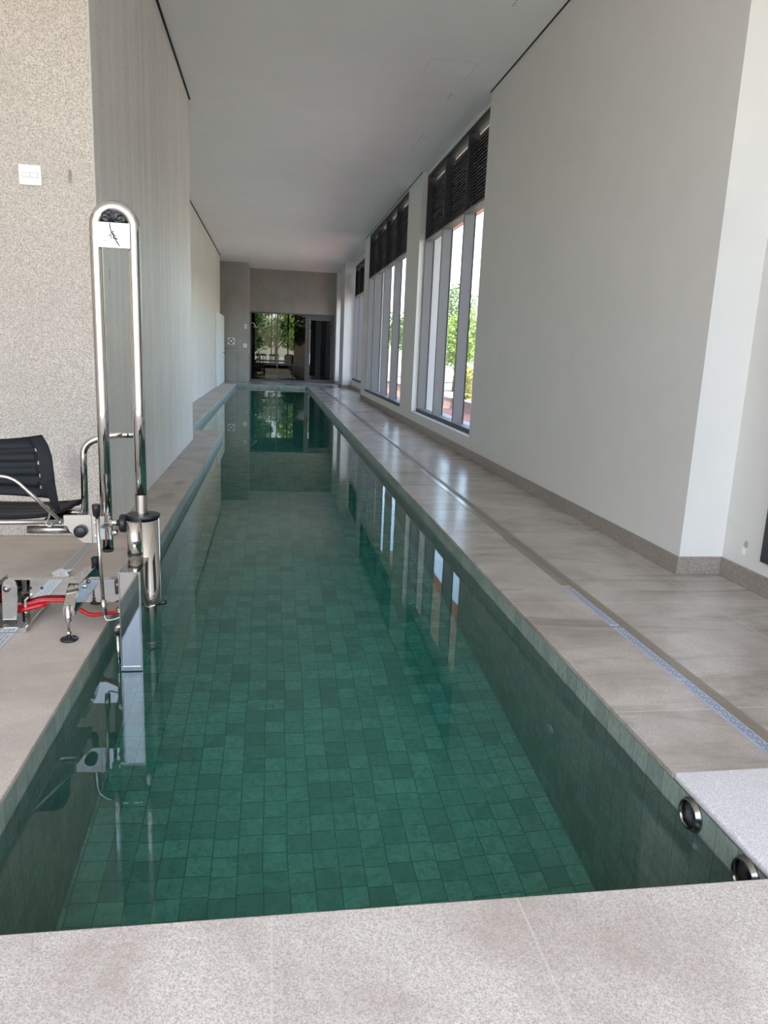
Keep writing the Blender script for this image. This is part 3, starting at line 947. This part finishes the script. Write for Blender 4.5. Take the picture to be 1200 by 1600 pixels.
# crumpled film on the left drain
m = MB()
nx, ny = 5, 14
gv = [[m.bm.verts.new((-1.16 + .08 * i / nx + .012 * math.sin(j * 1.9), 3.62 + .5 * j / ny, .006 + .014 * abs(noise.noise(Vector((i * 1.3, j * .9, 2.0)))) * 2)) for i in range(nx + 1)] for j in range(ny + 1)]
for j in range(ny):
    for i in range(nx):
        m.bm.faces.new((gv[j][i], gv[j][i + 1], gv[j + 1][i + 1], gv[j + 1][i]))
o = m.build('protective_film', M['film'])
sm = o.modifiers.new('thick', 'SOLIDIFY'); sm.thickness = .002; sm.offset = 1
tag(o, 'crumpled whitish protective film lying along the left deck drain', 'film')

# ---------------------------------------------------------------- pool wall fittings
for y, lab in ((1.812, 'round chrome overflow outlet in the tiled band below the pale slab'), (1.545, 'round chrome overflow outlet at the near right corner of the pool')):
    r = tag(empty('pool_outlet', (PR, y, -.068)), lab, 'pool fitting', 'round outlets in the right pool edge')
    m = MB(); m.lathe([(.053, 0), (.053, -.007), (.050, -.010), (.047, -.017), (.045, -.019), (.042, -.019), (.040, -.015), (.038, -.004), (.038, 0)], (PR, y, -.068), 'x', 36)
    m.build('ring', M['ring'], r, smooth=True)
    m = MB(); m.lathe([(.035, -.008), (.012, -.010), (0, -.010)], (PR, y, -.068), 'x', 28); g = m.build('grille', M['black'], r)
    m = MB()
    for a in range(-4, 5):
        for b in range(-4, 5):
            yy, zz = a * .0065 + (b % 2) * .003, b * .0058
            if math.hypot(yy, zz) < .029:
                m.lathe([(.0028, -.0118), (.0028, -.009)], (PR, y + yy, -.068 + zz), 'x', 6)
    m.build('mesh', M['steel_satin'], g)
r = tag(empty('return_jet', (PR, 2.9, -.7)), 'small round inlet jet under water on the right pool wall', 'pool fitting')
m = MB(); m.lathe([(.036, 0), (.034, -.012), (.018, -.016), (.014, -.004), (0, -.004)], (PR, 2.9, -.7), 'x', 24); m.build('flange', M['concrete'], r, smooth=True)

# ---------------------------------------------------------------- the pool lift
LC = (-.557, 3.31)
lift = tag(empty('pool_lift', (LC[0], LC[1], 0)), 'polished steel pool access lift with a black seat at the left pool edge', 'pool lift')
S, K = M['steel'], M['black']
# mast
path = [(-.713, 3.31, .355), (-.713, 3.31, 1.0)] + arc(-.6385, 1.712, .0745, 180, 0, 3.31, 24) + [(-.564, 3.31, 1.0), (-.564, 3.31, .50)]
m = MB(); m.tube(path, .0245, 28)
mast = m.build('mast', S, lift)
m = MB(); m.tube([(-.564, 3.31, .512), (-.564, 3.31, .60)], .0253, 28, False); m.build('collar', M['steel_satin'], mast)  # added satin sleeve, blurs the dark cap reflection on the mast
m = MB(); m.lathe([(0, -.014), (.0235, -.014), (.025, -.008), (.025, 0)], (-.713, 3.31, .355), seg=24); m.build('end_cap', K, mast)
m = MB(); m.lathe([(.0252, -.006), (.0252, .006)], (-.713, 3.31, 1.66), seg=24); m.build('weld_band', M['steel_satin'], mast)
# sign plate
m = MB(); m.box(-.703, -.575, 3.283, 3.287, 1.626, 1.722)
sign = m.build('sign_plate', M['steel_satin'], mast)
tag(sign, 'bright steel name plate with a swimmer emblem')
def text_mesh(body, size, loc, parent, name, mat, shear=.25, ext=.0004):
    cu = bpy.data.curves.new(name, 'FONT')
    cu.body = body; cu.size = size; cu.align_x = 'CENTER'; cu.shear = shear; cu.extrude = ext
    tmp = bpy.data.objects.new('text_tmp', cu); COL.objects.link(tmp)
    bpy.context.view_layer.update()
    me = bpy.data.meshes.new_from_object(tmp.evaluated_get(bpy.context.evaluated_depsgraph_get()))
    bpy.data.objects.remove(tmp); bpy.data.curves.remove(cu)
    base = WLOC[parent.name]
    me.transform(Matrix.Translation(Vector(loc) - base) @ Matrix.Rotation(math.pi / 2, 4, 'X'))
    me.materials.clear(); me.materials.append(mat)
    o = bpy.data.objects.new(name, me); COL.objects.link(o); o.parent = parent
    return o
text_mesh('Accesspool', .0155, (-.641, 3.2826, 1.645), sign, 'lettering', K)
m = MB()
yb0, yb1 = 3.2818, 3.2832
m.lathe([(0, -.001), (.0035, -.001), (.0035, .0005)], (-.640, yb1, 1.688), 'y', 12)
m.prism([(-.644, 1.683), (-.637, 1.683), (-.634, 1.674), (-.626, 1.674), (-.626, 1.670), (-.640, 1.670)], yb0, yb1, 'y')
m.prism([(-.650, 1.684), (-.647, 1.684), (-.647, 1.660), (-.650, 1.660)], yb0, yb1, 'y')
m.prism([(-.662, 1.672), (-.648, 1.676), (-.648, 1.673), (-.662, 1.669)], yb0, yb1, 'y')
m.prism([(-.644, 1.668), (-.622, 1.664), (-.622, 1.661), (-.644, 1.665)], yb0, yb1, 'y')
m.prism([(-.640, 1.664), (-.620, 1.660), (-.620, 1.657), (-.640, 1.660)], yb0, yb1, 'y')
m.build('emblem', K, sign)
# socket cylinder
m = MB(); m.lathe([(0, WATER + .004), (.066, WATER + .004), (.068, WATER + .008), (.068, .498), (0, .498)], (LC[0], LC[1], 0), seg=48)
cyl = m.build('socket_cylinder', S, lift)
for f in cyl.data.polygons: f.use_smooth = len(f.vertices) == 4 and abs(f.normal.z) < .5
m = MB(); m.lathe([(.026, .498), (.071, .498), (.072, .505), (.071, .512), (.026, .514)], (LC[0], LC[1], 0), seg=40); m.build('top_cap', K, cyl)
m = MB(); m.lathe([(.0686, WATER + .006), (.0692, WATER + .03), (.0686, WATER + .034)], (LC[0], LC[1], 0), seg=40); m.build('bottom_ring', M['steel_satin'], cyl)
for z in (.0, -.03):
    m = MB(); m.lathe([(0, -.006), (.004, -.005), (.004, 0)], (-.575, 3.244, z), 'y', 10); m.build('rivet', M['steel_satin'], cyl)
# actuator tube
m = MB(); m.lathe([(0, .50), (.031, .50), (.031, .325), (0, .325)], (-.580, 3.215, 0), seg=32)
act = m.build('actuator_tube', S, lift)
for f in act.data.polygons: f.use_smooth = abs(f.normal.z) < .5
m = MB(); m.lathe([(.0318, .352), (.0318, .362)], (-.580, 3.215, 0), seg=24); m.build('band', K, act)
# support box hanging over the pool edge
m = MB()
fs = m.box(-.612, -.528, 3.02, 3.248, WATER + .004, .33)
bx = m.build('support_box', S, lift, bevel=.003)
m = MB()
for a in ((-.614, -.526, 3.016, 3.019, WATER + .004, WATER + .022), (-.614, -.610, 3.016, 3.019, WATER + .022, .332), (-.534, -.526, 3.016, 3.019, WATER + .022, .332), (-.610, -.534, 3.016, 3.019, .328, .332)):
    m.box(*a)
m.build('edge_trim', M['steel_satin'], bx)
# clamp knob between mast and cylinder
m = MB(); m.tube([(-.713, 3.29, .476), (-.650, 3.29, .476)], .0145, 20); m.build('stub_bar', S, lift)
m = MB(); m.lathe([(0, -.030), (.036, -.030), (.040, -.024), (.040, -.006), (.034, 0), (0, 0)], (-.623, 3.29, .474), 'x', 28); m.build('clamp_knob', K, lift, smooth=True)
m = MB(); m.lathe([(0, -.02), (.012, -.018), (.014, 0), (.012, .012), (0, .014)], (-.675, 3.29, .432), 'x', 16); m.build('bolt', M['steel_satin'], lift, smooth=True)
# horizontal beam to the anchor frame
m = MB()
m.box(-2.3, -.613, 3.345, 3.349, .090, .199); m.box(-2.3, -.613, 3.349, 3.385, .195, .199); m.box(-2.3, -.613, 3.349, 3.385, .090, .094)
beam = m.build('base_beam', S, lift, bevel=.001, seg=1)
for x in (-1.107, -1.058, -1.010):
    m = MB(); m.lathe([(0, -.0012), (.0065, -.0012), (.0065, .001)], (x, 3.345, .160), 'y', 16)
    m.build('bolt_hole', K, beam)
# cross arm and levelling feet
m = MB(); m.prism([(3.125, .105), (3.63, .105), (3.63, .145), (3.53, .205), (3.24, .215), (3.125, .145)], -.868, -.818, 'x')
arm_ = m.build('cross_arm', S, lift, bevel=.003)
m = MB(); m.lathe([(0, -.008), (.008, -.007), (.009, 0)], (-.818, 3.27, .185), 'x', 14)
m.lathe([(0, .010), (.010, .008), (.012, -.002)], (-.818, 3.31, .180), 'x', 14); m.build('bolt', M['steel_satin'], arm_)
def foot(x, y, knob):
    m = MB(); m.tube([(x, y, .012), (x, y, .168)], .0055, 12)
    m.lathe([(0, .024), (.0085, .026), (.010, .032), (.0085, .038), (0, .040)], (x, y, 0), seg=6)
    f = m.build('levelling_foot', M['steel_satin'], lift)
    m = MB(); m.lathe([(0, 0), (.034, 0), (.036, .003), (.036, .008), (.033, .0105), (.014, .0115), (.011, .020), (0, .022)], (x, y, 0), seg=28); m.build('pad', K, f, smooth=True)
    m = MB(); m.lathe([(.0125, .085), (.0125, .155), (.006, .157)], (x, y, 0), seg=20); m.build('sleeve', S, f, smooth=True)
    if knob:
        m = MB(); m.lathe([(0, .165), (.016, .165), (.019, .205), (.021, .228), (.012, .234), (0, .234)], (x, y, 0), seg=18); m.build('knob', M['gasket'], f, smooth=True)
foot(-.843, 3.118, False)
foot(-.834, 3.60, True)
# tall lever
m = MB(); m.tube([(-.716, 3.2, .13), (-.729, 3.2, .54)], .0075, 14)
lv = m.build('lever', M['steel_satin'], lift)
m = MB(); m.tube([(-.729, 3.2, .525), (-.730, 3.2, .568), (-.7303, 3.2, .577)], [.014, .0185, .016], 18); m.build('grip', K, lv)
m = MB(); m.tube([(-.7135, 3.2, .083), (-.7165, 3.2, .155)], .0125, 16); m.build('collar', M['steel_satin'], lv)
m = MB(); m.tube(fillet([(-.713, 3.19, .088), (-.705, 3.185, .060), (-.665, 3.18, .068), (-.612, 3.18, .095)], .02), .0035, 8); m.build('wire', M['steel_satin'], lv)
# release handle on the box
m = MB(); m.tube(fillet([(-.528, 3.09, .176), (-.511, 3.06, .163), (-.466, 3.05, .180)], .008), .0035, 10)
rh = m.build('release_handle', M['steel'], lift)
m = MB(); m.tube([(-.474, 3.052, .177), (-.450, 3.047, .187), (-.432, 3.043, .194), (-.429, 3.042, .195)], [.005, .0085, .0105, .006], 14); m.build('grip', K, rh)
# drain pipe with elbow
m = MB(); m.tube(fillet([(-.612, 3.06, .080), (-.632, 3.06, .080), (-.632, 3.06, .045)], .02), .0125, 16); m.build('elbow', M['steel_satin'], lift)
m = MB(); m.tube([(-.632, 3.06, .05), (-.632, 3.06, -.16)], .0075, 14); m.lathe([(.0105, .055), (.0105, .038), (.0085, .036)], (-.632, 3.06, 0), seg=16); m.lathe([(.009, -.085), (.0095, -.075), (.009, -.065)], (-.632, 3.06, 0), seg=16)
m.build('water_pipe', M['steel'], lift)
# red hoses
def hose(pts, r0, nm):
    m = MB(); m.tube(fillet(pts, .05, 8), r0, 14); return m.build(nm, M['red'], lift)
hose([(-1.13, 3.32, .074), (-1.092, 3.32, .084), (-1.015, 3.32, .110), (-.91, 3.32, .110), (-.872, 3.32, .088), (-.80, 3.3, .043), (-.731, 3.29, .056), (-.640, 3.25, .082)], .0095, 'hose')
hose([(-1.13, 3.305, .060), (-1.093, 3.305, .070), (-1.04, 3.305, .082), (-.985, 3.32, .094)], .0105, 'hose')
m = MB(); m.tube([(-.668, 3.262, .074), (-.655, 3.255, .078)], .012, 8); m.tube([(-.655, 3.255, .078), (-.640, 3.248, .083)], .009, 6); m.tube([(-.642, 3.249, .0825), (-.610, 3.235, .09)], .0125, 8); m.build('hose_fitting', M['brass'], lift)
# anchor frame
m = MB()
m.prism([(-1.156, .004), (-1.096, .004), (-1.083, .190), (-1.089, .214), (-1.105, .229), (-1.128, .229), (-1.144, .214), (-1.150, .190)], 3.258, 3.264, 'y')
pl_ = m.build('anchor_plate', S, lift, bevel=.002, seg=1)
m = MB(); m.lathe([(0, -.014), (.009, -.012), (.010, -.004), (.016, -.003), (.016, 0)], (-1.128, 3.258, .186), 'y', 18); m.build('bolt', M['steel_satin'], pl_, smooth=True)
m = MB(); m.box(-1.172, -1.163, 3.24, 3.38, .004, .215); m.build('anchor_plate', S, lift)
m = MB(); m.box(-1.096, -1.074, 3.335, 3.341, .004, .118); m.build('inner_plate', K, lift)
m = MB(); m.box(-1.074, -1.065, 3.30, 3.341, .004, .118); m.build('inner_bracket', S, lift)
m = MB()
m.box(-2.3, -1.042, 3.205, 3.209, .0035, .026); m.box(-1.046, -1.042, 3.209, 3.56, .0035, .026); m.box(-2.3, -1.042, 3.556, 3.56, .0035, .02)
m.build('frame_angle', S, lift)
# seat carriage
m = MB()
m.prism([(-.885, .462), (-.885, .511), (-.738, .515), (-.741, .385), (-.809, .387), (-.862, .438), (-.872, .462)], 3.274, 3.282, 'y')
cp = m.build('carriage_plate', M['steel_satin'], lift, bevel=.002, seg=1)
m = MB(); m.box(-.772, -.768, 3.266, 3.274, .388, .512); m.build('flange', M['steel_satin'], cp)
m = MB(); m.box(-.745, -.690, 3.286, 3.30, .40, .505); m.build('mast_bracket', S, cp)
for z in (.478, .418):
    m = MB(); m.lathe([(0, -.006), (.006, -.005), (.007, 0)], (-.752, 3.274, z), 'y', 12); m.build('bolt', S, cp)
m = MB(); m.lathe([(0, -.026), (.022, -.026), (.027, -.020), (.027, -.006), (.022, 0)], (-.814, 3.274, .442), 'y', 26); m.build('plate_knob', K, cp, smooth=True)
m = MB(); m.box(-.99, -.885, 3.284, 3.62, .462, .472); m.build('seat_support', M['steel_satin'], lift)
m = MB(); m.tube([(-1.55, 3.28, .470), (-.900, 3.28, .480)], .0105, 18); m.tube([(-.905, 3.28, .480), (-.893, 3.28, .480)], .0125, 18); m.build('seat_rail', M['steel_satin'], lift)
m = MB(); m.tube([(-1.04, 3.30, .440), (-.86, 3.30, .441)], .0165, 20); m.build('under_tube', M['steel_satin'], lift)
# seat shell: x from left to right, y from the rear edge (towards the camera) to the front
m = MB()
NX, NY = 26, 14
top = []
for j in range(NY + 1):
    v = j / NY
    row = []
    for i in range(NX + 1):
        u = i / NX
        y = 3.335 + .30 * v
        xr = -.945 + .075 * v - .012 * math.sin(v * math.pi)
        x = -1.46 + (xr + 1.46) * u
        z = .489 + .010 * v + .020 * (abs(2 * u - 1) ** 3) - .012 * math.sin(v * math.pi) + .0035 * math.sin(v * 30)
        row.append(m.bm.verts.new((x, y, z)))
    top.append(row)
for j in range(NY):
    for i in range(NX):
        # row of small drain holes near the right front
        if i in (22,) and j in (6, 9, 12):
            continue
        m.bm.faces.new((top[j][i], top[j][i + 1], top[j + 1][i + 1], top[j + 1][i]))
st = m.build('seat', M['black_seat'], lift, smooth=True)
md = st.modifiers.new('thick', 'SOLIDIFY'); md.thickness = .014; md.offset = -1
# backrest shell with four horizontal grooves that end in slots
m = MB()
NU, NV = 92, 34
gr = []
for j in range(NV + 1):
    v = j / NV
    z = .545 + .285 * v
    right = [(-.957, 0), (-.963, .4), (-.972, .68), (-.990, .86), (-1.016, 1.0)]
    for (xa, va), (xb, vb) in zip(right, right[1:]):
        if va <= v <= vb + 1e-9:
            xr = xa + (xb - xa) * (v - va) / (vb - va)
    row = []
    for i in range(NU + 1):
        u = i / NU
        xc = -1.235
        x = xc - (xr - xc) + 2 * (xr - xc) * u
        s = 2 * u - 1
        zz = z - .030 * (1 - v) * 0 + (.032 * (1 - s * s) * (1 - v) if v < .35 else .032 * (1 - s * s) * .65 * max(0, (1 - v)) ) - .018 * (1 - s * s) * v
        y = 3.40 + .055 * v * v - .02 * v + .055 * s * s
        ridge = 0.0
        if abs(s) < .78:
            ridge = -.007 * (math.sin(v * 2 * math.pi * 4.5 + 1.2) > 0)
        row.append(m.bm.verts.new((x, y + ridge, zz)))
    gr.append(row)
for j in range(NV):
    for i in range(NU):
        if i in (82,) and j in (5, 6, 12, 13, 19, 20, 26, 27):
            continue
        m.bm.faces.new((gr[j][i], gr[j][i + 1], gr[j + 1][i + 1], gr[j + 1][i]))
bk = m.build('backrest', M['black_seat'], lift, smooth=True)
md = bk.modifiers.new('thick', 'SOLIDIFY'); md.thickness = .012; md.offset = 0
m = MB(); m.prism([(-1.005, .62), (-.962, .64), (-.950, .54), (-.936, .492), (-.960, .492), (-.985, .545)], 3.435, 3.455, 'y'); m.build('back_bracket', M['black_seat'], bk, bevel=.004)
m = MB(); m.tube(fillet([(-.985, 3.36, .545), (-.955, 3.33, .53), (-.945, 3.29, .50), (-.955, 3.265, .470), (-.935, 3.265, .462), (-.925, 3.28, .48)], .02), .005, 10); m.build('back_clip', M['steel_satin'], lift)
m = MB(); m.tube(fillet([(-1.5, 3.25, .685), (-1.075, 3.25, .682), (-.894, 3.255, .492)], .05, 10), .008, 14); m.build('armrest', M['steel_satin'], lift)
m = MB(); m.tube(fillet([(-.853, 3.52, .47), (-.849, 3.52, .79), (-.735, 3.52, .835), (-.60, 3.52, .84)], .07, 12), .0155, 18); m.build('armrest', S, lift)
m = MB(); m.tube([(-.99, 3.52, .468), (-.84, 3.52, .468)], .012, 12); m.build('arm_support', M['steel_satin'], lift)

# black bag stuffed in the head of the mast
m = MB()
bmesh.ops.create_icosphere(m.bm, subdivisions=5, radius=1.0)
for v in m.bm.verts:
    p = v.co.copy()
    q = Vector((p.x * .052, p.y * .022, p.z * .036))
    n = p.normalized()
    k = 1 + .35 * noise.noise(p * 1.7 + Vector((3, 1, 5))) + .22 * noise.noise(p * 4.0) + .10 * abs(noise.noise(p * 9.0))
    q *= k
    q.z = max(q.z, -.030)
    rr = math.hypot(q.x, q.z + .012)
    if rr > .047 and q.z > -.02:
        f = .047 / rr
        q.x *= f; q.z = (q.z + .012) * f - .012
    v.co = q + Vector((-.640, 3.31, 1.752))
o = m.build('plastic_bag', M['bag'], smooth=True)
tag(o, 'crumpled black plastic bag stuffed in the arched head of the lift mast', 'bag')
m = MB()
m.tube(fillet([(-.652, 3.290, 1.728), (-.652, 3.281, 1.715), (-.648, 3.2815, 1.69), (-.630, 3.2815, 1.655), (-.616, 3.2815, 1.634)], .01), [.003] * 3 + [.0015] * 100 if False else .0022, 8)
m.build('torn_strand', M['bag'], o)
